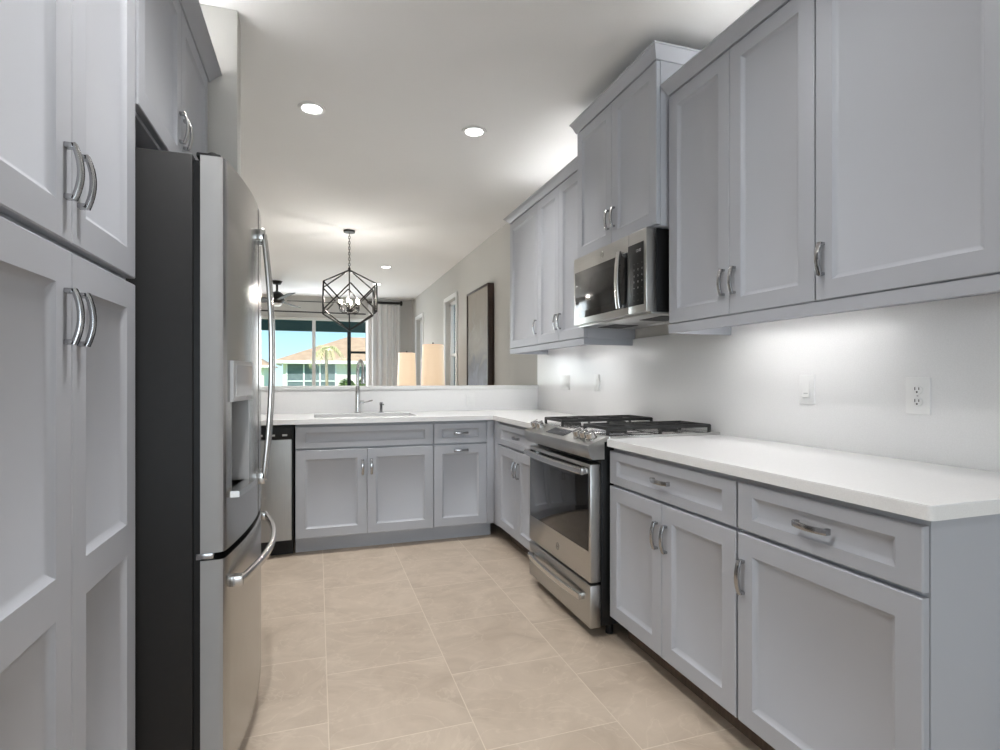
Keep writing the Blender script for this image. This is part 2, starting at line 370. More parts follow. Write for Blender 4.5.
# ------------------------------------------------------------------ cabinet builder
def panel_front(mb, x0, x1, z0, z1, yb=-0.002, t=0.020, stile=0.057, rails=None, splits=()):
    """framed front: slab with coved recessed panels; splits = mid rails (z0,z1)"""
    bm = mb.bm; yf = yb - t; e = 0.0025
    def ring(a, b, c, d, y): return [bm.verts.new(p) for p in ((a, y, c), (b, y, c), (b, y, d), (a, y, d))]
    def band(r0, r1):
        for i in range(4): bm.faces.new((r0[i], r0[(i+1) % 4], r1[(i+1) % 4], r1[i]))
    rt, rb = rails or (stile, stile)
    A = ring(x0, x1, z0, z1, yb); B = ring(x0, x1, z0, z1, yf+e); Cc = ring(x0+e, x1-e, z0+e, z1-e, yf)
    bm.faces.new(list(reversed(A))) ; band(A, B); band(B, Cc)
    xi0, xi1 = x0+stile, x1-stile
    zs = [z0+rb]
    for a, b in splits: zs += [a, b]
    zs.append(z1-rt)
    ops = [(zs[i], zs[i+1]) for i in range(0, len(zs), 2)]
    # frame faces: n-gon free, using a left stile, a right stile and rails
    def V(x, z): return bm.verts.new((x, yf, z))
    opv = []
    for a, b in ops: opv.append(ring(xi0, xi1, a, b, yf))
    bl, br, tr, tl = Cc
    left = [bl] + [v for o in opv for v in (o[0], o[3])] + [tl]
    right = [br] + [v for o in opv for v in (o[1], o[2])] + [tr]
    bm.faces.new((bl, br, opv[0][1], opv[0][0]))
    bm.faces.new((opv[-1][3], opv[-1][2], tr, tl))
    for k in range(len(opv)-1): bm.faces.new((opv[k][3], opv[k][2], opv[k+1][1], opv[k+1][0]))
    bm.faces.new(list(reversed(left))); bm.faces.new(right)
    for (a, b), o in zip(ops, opv):
        r1 = ring(xi0+0.003, xi1-0.003, a+0.003, b-0.003, yf+0.004)
        r2 = ring(xi0+0.010, xi1-0.010, a+0.010, b-0.010, yf+0.0085)
        r3 = ring(xi0+0.0165, xi1-0.0165, a+0.0165, b-0.0165, yf+0.0130)
        band(o, r1); band(r1, r2); band(r2, r3); bm.faces.new(r3)
    return mb

def handle(parent, x, z, vertical, yf=-0.022, L=0.104):
    """arched bar pull on two square feet"""
    mb = MB(); n = 12; pts = []
    for i in range(n+1):
        s = -1 + 2*i/n; q = s*L/2; d = 0.014 + 0.011*(1 - s*s)
        pts.append((x, yf-d, z+q) if vertical else (x+q, yf-d, z))
    mb.sweep(pts, rrect(0.009, 0.017, 0.0025), (1, 0, 0) if vertical else (0, 0, 1))
    for s in (-1, 1):
        q = s*(L/2-0.004)
        if vertical: mb.box(x-0.0085, x+0.0085, yf-0.017, yf, z+q-0.005, z+q+0.005, 0.0015)
        else: mb.box(x+q-0.005, x+q+0.005, yf-0.017, yf, z-0.0085, z+0.0085, 0.0015)
    mb.build('handle', 'nickel', parent)

def cabinet(name, label, cat, loc, rot, w, z0, z1, depth, fronts, toe=False, group=None, fill=None):
    base = loc[2]
    r = thing(name, label, cat, loc, rot, group)
    b = MB()
    if toe: b.box(0, w, 0, depth, 0.105, z1, 0.001)
    else: b.box(0, w, 0, depth, z0-base, z1-base, 0.001)
    if toe and z1 < 0.7: b.box(0, w, 0, 0.03, z1+0.0005, 0.880, 0.001)
    b.build('body', 'paint', r)
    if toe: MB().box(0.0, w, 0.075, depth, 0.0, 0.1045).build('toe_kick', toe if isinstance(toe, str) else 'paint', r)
    if fill:
        MB().box(fill[0], fill[1], -0.021, -0.0005, (0.11 if toe else z0-base), z1-base-0.006, 0.001).build('filler_strip', 'paint', r)
    for f in fronts:
        kind, x0, x1, a, c = f[:5]; opt = f[5] if len(f) > 5 else {}
        mb = MB(); panel_front(mb, x0, x1, a-base, c-base, stile=opt.get('stile', 0.061), rails=opt.get('rails'), splits=[(p-base, q-base) for p, q in opt.get('splits', ())])
        o = mb.build(kind, 'paint', r)
        if 'h' in opt:
            hx, hz, v = opt['h']; handle(o, hx, hz-base, v)
    return r

G = 0.002
UB, UT = 1.436, 2.474       # wall cabinet doors
XU = 1.53                   # wall cabinet door plane
XUB = XU + 0.022            # their carcass plane
XB = 1.25; XBB = XB + 0.022 # base cabinets
HZU = 1.565

def double(w, a, c, hz): 
    m = w/2
    return [('door', G, m-0.0012, a, c, {'h': (m-0.030, hz, True)}), ('door', m+0.0012, w-G, a, c, {'h': (m+0.030, hz, True)})]

# wall cabinets on the right
UD = XR - 0.001 - XUB
YN0, YN1, YN2 = 2.150, 1.370, 0.830
grp = None
cabinet('wall_cabinet', 'large single door grey wall cabinet at the right edge, with its handle on the left', 'cabinet', (XUB, YN1-0.001, 1.432), RIGHT, YN1-0.001-YN2, 1.432, 2.478, UD,
        [('door', G, YN1-0.001-YN2-G, UB, UT, {'h': (0.030, HZU, True)})])
cabinet('wall_cabinet', 'two door grey wall cabinet just right of the microwave', 'cabinet', (XUB, YN0, 1.432), RIGHT, YN0-YN1, 1.432, 2.478, UD, double(YN0-YN1, UB, UT, HZU))
XM = 1.482; XMB = XM + 0.022
YM0, YM1 = 2.990, 2.174
cabinet('wall_cabinet', 'short two door grey cabinet set higher above the microwave', 'cabinet', (XMB, YM0-0.002, 1.893), RIGHT, YM0-0.002-YM1, 1.893, 2.654, XR-0.001-XMB, double(YM0-0.002-YM1, 1.900, 2.650, 2.034))
YF0, YF1, YF2 = 4.335, 3.725, 2.992
cabinet('wall_cabinet', 'two door grey wall cabinet just left of the microwave', 'cabinet', (XUB, YF1-0.001, 1.432), RIGHT, YF1-0.001-YF2, 1.432, 2.478, UD, double(YF1-0.001-YF2, UB, UT, HZU))
w = YF0-YF1
cabinet('wall_cabinet', 'narrow looking single door wall cabinet at the far end of the right wall', 'cabinet', (XUB, YF0, 1.432), RIGHT, w, 1.432, 2.478, UD,
        [('door', G, w-G, UB, UT, {'h': (w-0.030, HZU, True)})])

def moulding(name, label, path, prof, mat='paint', cat='moulding'):
    """profile (out, z) run along a plan path, mitred; out is to the left of travel"""
    bm = bmesh.new(); P = [Vector(p) for p in path]; n = len(P); rings = []
    for i in range(n):
        d0 = (P[i]-P[i-1]).normalized() if i > 0 else None
        d1 = (P[i+1]-P[i]).normalized() if i < n-1 else None
        n0 = Vector((-d0.y, d0.x)) if d0 else None; n1 = Vector((-d1.y, d1.x)) if d1 else None
        if n0 is None: m = n1
        elif n1 is None: m = n0
        else: m = (n0+n1); m = m/ m.length; m = m/ m.dot(n0)
        rings.append([bm.verts.new((P[i].x+m.x*o, P[i].y+m.y*o, z)) for o, z in prof])
    k = len(prof)
    for a, b in zip(rings, rings[1:]):
        for j in range(k): bm.faces.new((a[j], a[(j+1) % k], b[(j+1) % k], b[j]))
    bm.faces.new(rings[0]); bm.faces.new(list(reversed(rings[-1])))
    bmesh.ops.recalc_face_normals(bm, faces=bm.faces[:])
    mb = MB(); mb.bm.free(); mb.bm = bm
    return tag(mb.build(name, mat), label, cat)
def crown_prof(z0, h, out): return [(-0.02, z0), (0.004, z0), (0.008, z0+0.008), (out*0.55, z0+h*0.55), (out-0.004, z0+h*0.86), (out, z0+h*0.88), (out, z0+h), (-0.02, z0+h)]
xo = XU
# path runs with the room on its left
moulding('crown_moulding', 'grey crown moulding over the wall cabinets right of the microwave', [(xo, YN0), (xo, YN2), (XR-0.002, YN2)][::-1], crown_prof(2.480, 0.044, 0.045))
moulding('crown_moulding', 'raised grey crown moulding on the cabinet above the microwave', [(XR-0.002, YM1), (XM, YM1), (XM, YM0), (XR-0.002, YM0)], crown_prof(2.655, 0.062, 0.034))
moulding('crown_moulding', 'grey crown moulding over the far wall cabinets left of the microwave', [(xo, YF2+0.001), (xo, YF0), (XR-0.002, YF0)], crown_prof(2.480, 0.044, 0.045))
rail = [(0.0, 1.392), (0.0, 1.4305), (-0.018, 1.4305), (-0.018, 1.392)]
moulding('light_rail', 'grey light rail under the wall cabinets right of the microwave', [(XR-0.018, YN2), (xo, YN2), (xo, YN0), (XR-0.018, YN0)], rail)
moulding('light_rail', 'grey light rail under the far wall cabinets left of the microwave', [(XR-0.018, YF2+0.001), (xo, YF2+0.001), (xo, YF0), (XR-0.018, YF0)], rail)

# base cabinets
BD0, BD1, DR0, DR1 = 0.116, 0.704, 0.716, 0.861
HZB = 0.578
ST = {'stile': 0.046}
BDp = XR-0.002-XBB
yA0, yA1 = 1.405, 0.842
w = yA0-0.001-yA1
cabinet('base_cabinet', 'nearest grey base cabinet on the right, one drawer over one wide door', 'cabinet', (XBB, yA0-0.001, 0), RIGHT, w, 0, 0.880, BDp,
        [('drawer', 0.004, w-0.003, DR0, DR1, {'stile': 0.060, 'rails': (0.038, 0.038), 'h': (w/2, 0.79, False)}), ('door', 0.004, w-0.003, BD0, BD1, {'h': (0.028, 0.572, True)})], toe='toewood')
yB0, yB1 = 2.195, 1.405
w = yB0-yB1
cabinet('base_cabinet', 'grey base cabinet just right of the range, one drawer over two doors', 'cabinet', (XBB, yB0, 0), RIGHT, w, 0, 0.880, BDp,
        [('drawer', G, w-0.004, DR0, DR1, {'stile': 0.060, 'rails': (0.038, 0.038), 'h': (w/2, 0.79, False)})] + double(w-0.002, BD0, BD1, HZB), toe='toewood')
yC0, yC1 = 3.80, 3.010
w = yC0-yC1
cabinet('base_cabinet', 'grey corner base cabinet left of the range, two handles in the middle', 'cabinet', (XBB, yC0, 0), RIGHT, w, 0, 0.880, BDp,
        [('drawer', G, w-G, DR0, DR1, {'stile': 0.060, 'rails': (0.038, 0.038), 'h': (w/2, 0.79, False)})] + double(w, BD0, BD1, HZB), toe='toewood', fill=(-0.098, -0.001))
YS = 3.900; YSB = YS+0.022
w = 0.933; SXa = -0.138
fr = [('false_front', G, w-G, DR0, DR1, {'stile': 0.060, 'rails': (0.038, 0.038)})] + double(w, BD0, BD1, HZB)
cabinet('sink_cabinet', 'wide grey base cabinet under the sink with two doors and a blank panel', 'cabinet', (SXa, YSB, 0), 0, w, 0, 0.66, YH-0.002-YSB, fr, toe=True)
w = 0.40; TXa = SXa+0.934
cabinet('base_cabinet', 'narrow grey corner base cabinet with a horizontal handle on its door', 'cabinet', (TXa, YSB, 0), 0, w+0.056, 0, 0.880, YH-0.002-YSB,
        [('drawer', G, w-G, DR0, DR1, {'stile': 0.060, 'rails': (0.038, 0.038), 'h': (w/2, 0.79, False)}), ('door', G, w-G, BD0, BD1, {'h': (w/2, 0.665, False)})], toe=True, fill=(w+0.001, w+0.054))

# pantry and the cabinet over the refrigerator
XP = -0.447; XPB = XP-0.022
PY0, PY1 = 0.870, 1.655
w = PY1-PY0; m = w/2
cabinet('pantry_cabinet', 'tall grey pantry cabinet at the left edge with four panelled doors', 'cabinet', (XPB, PY0, 0), LEFT, w, 0, 2.478, XPB-XL-0.002,
        [('door', G, m-0.0012, BD0, 1.427, {'stile': 0.067, 'splits': [(0.745, 0.822)], 'h': (m-0.030, 1.30, True)}), ('door', m+0.0012, w-G, BD0, 1.427, {'stile': 0.067, 'splits': [(0.745, 0.822)], 'h': (m+0.030, 1.30, True)}),
         ('door', G, m-0.0012, 1.443, UT, {'stile': 0.067, 'h': (m-0.030, 1.572, True)}), ('door', m+0.0012, w-G, 1.443, UT, {'stile': 0.067, 'h': (m+0.030, 1.572, True)})], toe=True)
FY0, FY1 = 1.656, 2.675
w = FY1-FY0; m = w/2
cabinet('wall_cabinet', 'two door grey cabinet over the refrigerator', 'cabinet', (XPB, FY0, 1.90), LEFT, w, 1.90, 2.478, XPB-XL-0.002,
        [('door', 0.02, m-0.0012, 1.908, UT, {'h': (m-0.030, 2.045, True)}), ('door', m+0.0012, w-0.03, 1.908, UT, {'h': (m+0.030, 2.045, True)})])
moulding('crown_moulding', 'grey crown moulding over the pantry and the refrigerator', [(XP, FY1+0.008), (XP, PY0)], crown_prof(2.480, 0.044, 0.05))

# ------------------------------------------------------------------ worktops, backsplash, sink
CZ0, CZ1 = 0.8815, 0.914
XC = 1.232
def rounded_poly(pts, radii):
    out = []; n = len(pts)
    for i in range(n):
        p = Vector(pts[i]); r = radii[i]
        if r <= 0: out.append(tuple(p)); continue
        a = (Vector(pts[i-1])-p).normalized(); b = (Vector(pts[(i+1) % n])-p).normalized()
        p0 = p+a*r; p1 = p+b*r
        for k in range(5):
            t = k/4; out.append(tuple(p0*(1-t)**2 + p*2*t*(1-t) + p1*t*t))
    return out
def slab(name, label, pts, radii, z0, z1, hole=None):
    mb = MB(); poly = rounded_poly(pts, radii)
    if hole is None:
        mb.prism(poly, 'z', z0, z1)
        bm = mb.bm
        es = [e for e in bm.edges if abs(e.verts[0].co.z-e.verts[1].co.z) < 1e-6 and abs(e.verts[0].co.z-z1) < 1e-6]
        bmesh.ops.bevel(bm, geom=es, offset=0.002, segments=2, affect='EDGES')
    return tag(mb.build(name, 'quartz'), label, 'countertop')
slab('countertop', 'white quartz countertop on the near right cabinets beside the range', [(XC, 0.815), (XR-0.017, 0.815), (XR-0.017, 2.188), (XC, 2.188)], [0.014, 0, 0, 0.003], CZ0, CZ1)
# L shaped far worktop with the sink cut out
HX0, HX1, HY0, HY1 = -0.02, 0.70, 4.03, 4.42
yc = 3.874; Yw = YH-0.017; Xw = XR-0.017
mb = MB(); bm = mb.bm
gx = [XL+0.002, HX0, HX1, XC, Xw]; gy = [2.992, yc, HY0, HY1, Yw]
keep = lambda i, j: not (j == 0 and i < 3) and not (i == 1 and j == 2)
top = {}; bot = {}
def gv(d, i, j, z):
    if (i, j) not in d: d[(i, j)] = bm.verts.new((gx[i], gy[j], z))
    return d[(i, j)]
for i in range(4):
    for j in range(4):
        if not keep(i, j): continue
        bm.faces.new([gv(top, a, b, CZ1) for a, b in ((i, j), (i+1, j), (i+1, j+1), (i, j+1))])
        bm.faces.new([gv(bot, a, b, CZ0) for a, b in ((i, j+1), (i+1, j+1), (i+1, j), (i, j))])
        for (di, dj), (p, q) in (((-1, 0), ((i, j+1), (i, j))), ((1, 0), ((i+1, j), (i+1, j+1))), ((0, -1), ((i, j), (i+1, j))), ((0, 1), ((i+1, j+1), (i, j+1)))):
            a, b = i+di, j+dj
            if 0 <= a < 4 and 0 <= b < 4 and keep(a, b): continue
            bm.faces.new((gv(bot, *p, CZ0), gv(bot, *q, CZ0), gv(top, *q, CZ1), gv(top, *p, CZ1)))
bmesh.ops.recalc_face_normals(bm, faces=bm.faces[:])
tag(mb.build('countertop', 'quartz'), 'L shaped white quartz countertop around the sink and far corner', 'countertop')
tag(MB().box(XR-0.0165, XR-0.0005, 0.815, YH-0.001, CZ1+0.0005 if False else 0.90, 1.4315, 0.001).build('backsplash', 'splash'), 'white quartz backsplash slab on the right wall behind the range', 'backsplash')
tag(MB().box(XL+0.002, XR-0.018, YH-0.0165, YH-0.0005, 0.90, 1.0945, 0.001).build('backsplash', 'splash'), 'low white quartz backsplash behind the sink', 'backsplash')

sk = thing('sink', 'undermount stainless steel sink bowl set in the far countertop', 'sink', ((HX0+HX1)/2, (HY0+HY1)/2, 0.67))
mb = MB(); a, b = (HX1-HX0)/2, (HY1-HY0)/2; t = 0.008; h = CZ0-0.001-0.67
mb.box(-a-t, -a, -b-t, b+t, 0, h).box(a, a+t, -b-t, b+t, 0, h).box(-a, a, -b-t, -b, 0, h).box(-a, a, b, b+t, 0, h).box(-a, a, -b, b, 0, 0.008)
mb.build('bowl', 'steel_lt', sk)
MB().lathe([(0.0, 0.010), (0.040, 0.010), (0.045, 0.0085), (0.045, 0.008)]).build('drain', 'nickel', sk)

fc = thing('faucet', 'tall gooseneck kitchen faucet standing behind the sink', 'faucet', (0.305, 4.478, CZ1))
MB().lathe([(0.026, 0), (0.026, 0.006), (0.021, 0.012), (0.0195, 0.12), (0.0165, 0.20), (0.012, 0.215)]).build('body', 'chrome', fc)
pts = [(0, 0, 0.205), (0, 0, 0.33)]
R = 0.078
for k in range(1, 13):
    a = PI*k/12; pts.append((0.030*(1-math.cos(a))/2, -R*(1-math.cos(a)), 0.33+R*math.sin(a)*1.05))
MB().tube(pts, 0.0115, 12).build('neck', 'chrome', fc)
p = pts[-1]
MB().lathe([(0.0125, 0), (0.015, -0.03), (0.017, -0.085), (0.0175, -0.095), (0.013, -0.099), (0, -0.099)], p).build('spray_head', 'chrome', fc)
lv = MB().lathe([(0.014, 0), (0.014, 0.028), (0.010, 0.032)], (0.018, 0, 0.085), (1, 0, 0))
lv.tube([(0.045, 0, 0.085), (0.075, -0.005, 0.090), (0.115, -0.01, 0.100)], 0.006, 8)
lv.build('lever', 'chrome', fc)
sd = thing('soap_dispenser', 'small metal soap dispenser beside the faucet', 'soap dispenser', (0.487, 4.478, CZ1))
MB().lathe([(0.019, 0), (0.019, 0.005), (0.012, 0.010), (0.011, 0.055), (0.013, 0.060), (0.013, 0.082), (0.009, 0.085), (0, 0.085)]).build('pump', 'nickel', sd)
MB().tube([(0, 0, 0.072), (0.006, -0.03, 0.074), (0.012, -0.055, 0.066)], 0.005, 8).build('spout', 'nickel', sd)

# ------------------------------------------------------------------ dishwasher
dw = thing('dishwasher', 'stainless steel dishwasher with a black control strip beside the sink cabinet', 'dishwasher', (-0.757, YSB, 0))
w = 0.608
MB().box(0, w, 0.0, 0.54, 0.105, 0.872).build('body', 'black', dw)
d = MB(); n = 14
poly = [(0.006, -0.002)] + [(0.006+(w-0.018)*k/n, -0.022-0.010*(1-(2*k/n-1)**2)) for k in range(n+1)] + [(w-0.012, -0.002)]
d.prism(poly, 'z', 0.115, 0.781); d.build('door', 'steel_dull', dw)
cp = MB().box(0.004, w-0.004, -0.030, -0.002, 0.785, 0.868, 0.004).build('control_strip', 'black', dw)
for k in range(7): MB().box(0.09+k*0.075, 0.12+k*0.075, -0.0312, -0.0298, 0.806, 0.818).build('button', 'mark', cp)
MB().box(0.004, w-0.004, 0.055, 0.075, 0.0, 0.104).build('toe_panel', 'black', dw)
fl = MB().box(XL+0.002, -0.760, YS, YH-0.018, 0.0, 0.880, 0.001)
tag(fl.build('end_panel', 'paint'), 'grey filler panel between the dishwasher and the left wall', 'panel')

# ------------------------------------------------------------------ refrigerator
fg = thing('refrigerator', 'large stainless steel french door refrigerator with charcoal sides', 'refrigerator', (-0.321, 1.684, 0), LEFT)
FW = 0.912
MB().box(0, FW, 0, 0.70, 0.03, 1.797, 0.004).build('case', 'case', fg)
MB().box(0.03, FW-0.03, 0.03, 0.60, 0.0, 0.03).build('base_grille', 'black', fg)
MB().box(0.010, FW-0.010, -0.0175, -0.0002, 0.07, 1.783).build('gasket', 'black', fg)
def fy(x): 
    q = (x-FW/2)/(FW/2); return -0.076 - 0.046*(1-q*q)
def fridge_door(x0, x1, z0, z1, hole=None, tilt=False):
    mb = MB(); bm = mb.bm
    xs = sorted([x0+(x1-x0)*k/16 for k in range(17)] + [x0+0.002, x0+0.006, x0+0.012, x1-0.002, x1-0.006, x1-0.012]); zs = [z0, z1]
    if hole: xs = sorted(set(xs + [hole[0], hole[1]])); zs = [z0, hole[2], hole[3], z1]; 
    rr = 0.016; rnd = lambda d: rr - math.sqrt(max(0, rr*rr-(rr-min(d, rr))**2)); fv = {}
    for i, x in enumerate(xs):
        for j, z in enumerate(zs): fv[i, j] = bm.verts.new((x, fy(x) + rnd(min(x-x0, x1-x)), z))
    I = len(xs); J = len(zs)
    inh = lambda i, j: hole and xs[i] >= hole[0]-1e-6 and xs[i+1] <= hole[1]+1e-6 and j == 1
    for i in range(I-1):
        for j in range(J-1):
            if not inh(i, j): bm.faces.new((fv[i, j], fv[i+1, j], fv[i+1, j+1], fv[i, j+1]))
    bk = {(i, j): bm.verts.new((xs[i], -0.018, zs[j])) for i in (0, I-1) for j in (0, J-1)}
    bm.faces.new((bk[0, 0], bk[0, J-1], bk[I-1, J-1], bk[I-1, 0]))
    bm.faces.new([fv[i, 0] for i in range(I-1, -1, -1)] + [bk[0, 0], bk[I-1, 0]])
    bm.faces.new([fv[i, J-1] for i in range(I)] + [bk[I-1, J-1], bk[0, J-1]])
    bm.faces.new([bk[0, 0]] + [fv[0, j] for j in range(J)] + [bk[0, J-1]])
    bm.faces.new([bk[I-1, J-1]] + [fv[I-1, j] for j in range(J-1, -1, -1)] + [bk[I-1, 0]])
    bmesh.ops.recalc_face_normals(bm, faces=bm.faces[:])
    return mb
DH = (0.062, 0.250, 0.862, 1.118)
ZS = 0.705
ld = fridge_door(0.0, 0.4535, ZS, 1.796, DH).build('door', ('steel', 'doorside'), fg)
rd = fridge_door(0.4585, FW, ZS, 1.796).build('door', ('steel', 'doorside'), fg)
fz = fridge_door(0.0, FW, 0.075, ZS-0.020).build('freezer_drawer', ('steel', 'doorside'), fg)
# water dispenser in the left door
def curved_plate(mb, x0, x1, z0, z1, off0, off1, n=10):
    xs = [x0+(x1-x0)*k/n for k in range(n+1)]
    poly = [(x, fy(x)+off1) for x in xs] + [(x, fy(x)+off0) for x in reversed(xs)]
    mb.prism(poly, 'z', z0, z1)
rc = MB()
x0, x1, z0, z1 = DH
ya = fy(x0); yb_ = fy(x1); dep = 0.050
rc.box(x0, x1, -0.016, -0.012, z0, z1)
rc.prism([(x0-0.001, ya), (x0+0.003, ya), (x0+0.003, -0.014), (x0-0.001, -0.014)], 'z', z0, z1)
rc.prism([(x1-0.003, yb_), (x1+0.001, yb_), (x1+0.001, -0.014), (x1-0.003, -0.014)], 'z', z0, z1)
curved = MB(); 
rc.build('dispenser_recess', 'dispgrey', ld)
mb = MB(); curved_plate(mb, x0-0.012, x1+0.012, z1, 1.236, 0.0, -0.009); o = mb.build('dispenser_panel', 'dispgrey', ld)
mb = MB(); curved_plate(mb, x0+0.006, x1-0.006, z1+0.014, 1.224, -0.0092, -0.0105); mb.build('display', 'dispglass', ld)
mb = MB(); curved_plate(mb, x0-0.012, x1+0.012, z0-0.018, z0, 0.012, -0.024); mb.build('drip_tray', 'steel_lt', ld)
mb = MB().box(0.12, 0.19, -0.060, -0.030, z1-0.075, z1-0.001, 0.006).build('spout', 'dispgrey', ld)
mb = MB().box(0.125, 0.185, -0.040, -0.028, z0+0.06, z1-0.08, 0.004).build('paddle', 'black', ld)
# handles
def fridge_handle(par, x):
    mb = MB(); y0 = fy(x); n = 18; za, zb = 0.835, 1.690; pts = []
    for k in range(n+1):
        s = -1+2*k/n; pts.append((x, y0-0.020-0.026*(1-s*s), (za+zb)/2+s*(zb-za)/2))
    mb.sweep(pts, rrect(0.016, 0.026, 0.005), (1, 0, 0))
    for z in (za, zb): mb.box(x-0.013, x+0.013, y0-0.026, y0+0.001, z-0.020, z+0.020, 0.003)
    mb.build('handle', 'steel_lt', par)
fridge_handle(ld, 0.418); fridge_handle(rd, 0.494)
n = 20; pts = []
for k in range(n+1):
    x = 0.055+(FW-0.11)*k/n; s = -1+2*k/n; pts.append((x, fy(x)-0.026-0.022*(1-s*s), 0.603))
mb = MB().sweep(pts, rrect(0.016, 0.028, 0.005), (0, 0, 1))
for x in (0.064, FW-0.064): mb.box(x-0.016, x+0.016, fy(x)-0.031, fy(x)+0.003, 0.588, 0.618, 0.003)
mb.build('handle', 'steel_lt', fz)
for x in (0.055, FW-0.055):
    hg = MB().box(x-0.035, x+0.035, -0.066, -0.004, 1.7975, 1.811, 0.004); hg.lathe([(0.014, 1.7975), (0.014, 1.816), (0.010, 1.819)], (x-0.01, -0.042, 0)); hg.build('hinge_cover', 'black', fg)
for x in (0.035, FW-0.035): MB().box(x-0.03, x+0.03, -0.05, -0.006, ZS-0.0185, ZS-0.0015, 0.002).build('centre_hinge', 'nickel', fg)

# ------------------------------------------------------------------ gas range
rg = thing('gas_range', 'stainless steel gas range with an oven window between the right base cabinets', 'range', (1.215, 2.986, 0), RIGHT)
RW = 0.760; RD = 0.645
MB().box(0.0, RW, 0.011, RD, 0.06, 0.900, 0.002).build('body', 'black', rg)
for x in (0.05, RW-0.05):
    for y in (0.08, RD-0.08): MB().lathe([(0.018, 0), (0.018, 0.06)], (x, y, 0), seg=12).build('foot', 'black', rg)
cpn = MB(); prof = [(0.010, 0.822), (-0.046, 0.822), (-0.062, 0.836), (-0.070, 0.858), (-0.074, 0.878), (-0.072, 0.886), (-0.064, 0.890), (0.030, 0.926), (0.034, 0.924), (0.034, 0.901), (0.010, 0.900)]
cpn.prism(prof, 'x', -0.003, RW+0.030); cp = cpn.build('control_panel', 'steelh', rg, 30)
tv = Vector((0, 0.094, 0.036)).normalized(); nv = Vector((0, -0.036, 0.094)).normalized()
def on_panel(x, f): return Vector((x, -0.064+0.094*f, 0.890+0.036*f))
for x in (0.048, 0.122, 0.592, 0.660, 0.724):
    o = on_panel(x, 0.48)
    k = MB().lathe([(0.027, 0), (0.027, 0.004), (0.023, 0.006), (0.0225, 0.030), (0.019, 0.034), (0, 0.034)], o, nv, 20)
    q = o+nv*0.034
    k.sweep([q-tv*0.021, q+tv*0.021], rrect(0.010, 0.012, 0.002), (1, 0, 0))
    k.build('knob', 'steel_lt', cp)
dsp = MB(); a = on_panel(0.25, 0.2)+nv*0.0006; b = on_panel(0.47, 0.2)+nv*0.0006; c = on_panel(0.47, 0.82)+nv*0.0006; d = on_panel(0.25, 0.82)+nv*0.0006
vs = [dsp.bm.verts.new(v) for v in (a, b, c, d)]; f = dsp.bm.faces.new(vs)
r_ = bmesh.ops.extrude_face_region(dsp.bm, geom=[f]); bmesh.ops.translate(dsp.bm, verts=[v for v in r_['geom'] if isinstance(v, bmesh.types.BMVert)], vec=nv*0.0012)
bmesh.ops.recalc_face_normals(dsp.bm, faces=dsp.bm.faces[:]); dsp.build('display', 'blackglass', cp)
# oven door
od = MB().box(0.003, RW-0.003, -0.043, 0.0105, 0.258, 0.796, 0.004)
od = od.build('oven_door', 'steelh', rg)
MB().box(0.022, RW-0.020, -0.0452, -0.0435, 0.398, 0.780, 0.0008).build('oven_window', 'blackglass', od)
pts = []; n = 20
for k in range(n+1):
    s = -1+2*k/n; pts.append((RW/2+s*(RW/2-0.022), -0.074-0.016*(1-s*s), 0.764))
h = MB().sweep(pts, rrect(0.018, 0.032, 0.006), (0, 0, 1))
for x in (0.034, RW-0.034): h.box(x-0.013, x+0.013, -0.078, -0.0455, 0.750, 0.778, 0.003)
h.build('handle', 'steel_lt', od)
def emblem(par, x, y, z, r):
    e = MB(); pts = [(x+r*math.cos(2*PI*k/20), y-0.0012, z+r*math.sin(2*PI*k/20)) for k in range(20)]
    e.tube(pts, r*0.09, 6, True)
    e.add(text_mb('GE', r*1.15), Matrix.Translation((x, y-0.0012, z)) @ FRONT)
    return e.build('emblem', 'steel_lt', par)
emblem(od, RW*0.53, -0.0432, 0.326, 0.017)
bd = MB().box(0.003, RW-0.003, -0.043, 0.0105, 0.052, 0.246, 0.004).build('drawer', 'steelh', rg)
pts = []
for k in range(n+1):
    s = -1+2*k/n; pts.append((RW/2+s*(RW/2-0.060), -0.066-0.016*(1-s*s), 0.182))
h = MB().sweep(pts, rrect(0.016, 0.030, 0.005), (0, 0, 1))
for x in (0.070, RW-0.070): h.box(x-0.012, x+0.012, -0.070, -0.0425, 0.168, 0.196, 0.003)
h.build('handle', 'steel_lt', bd)
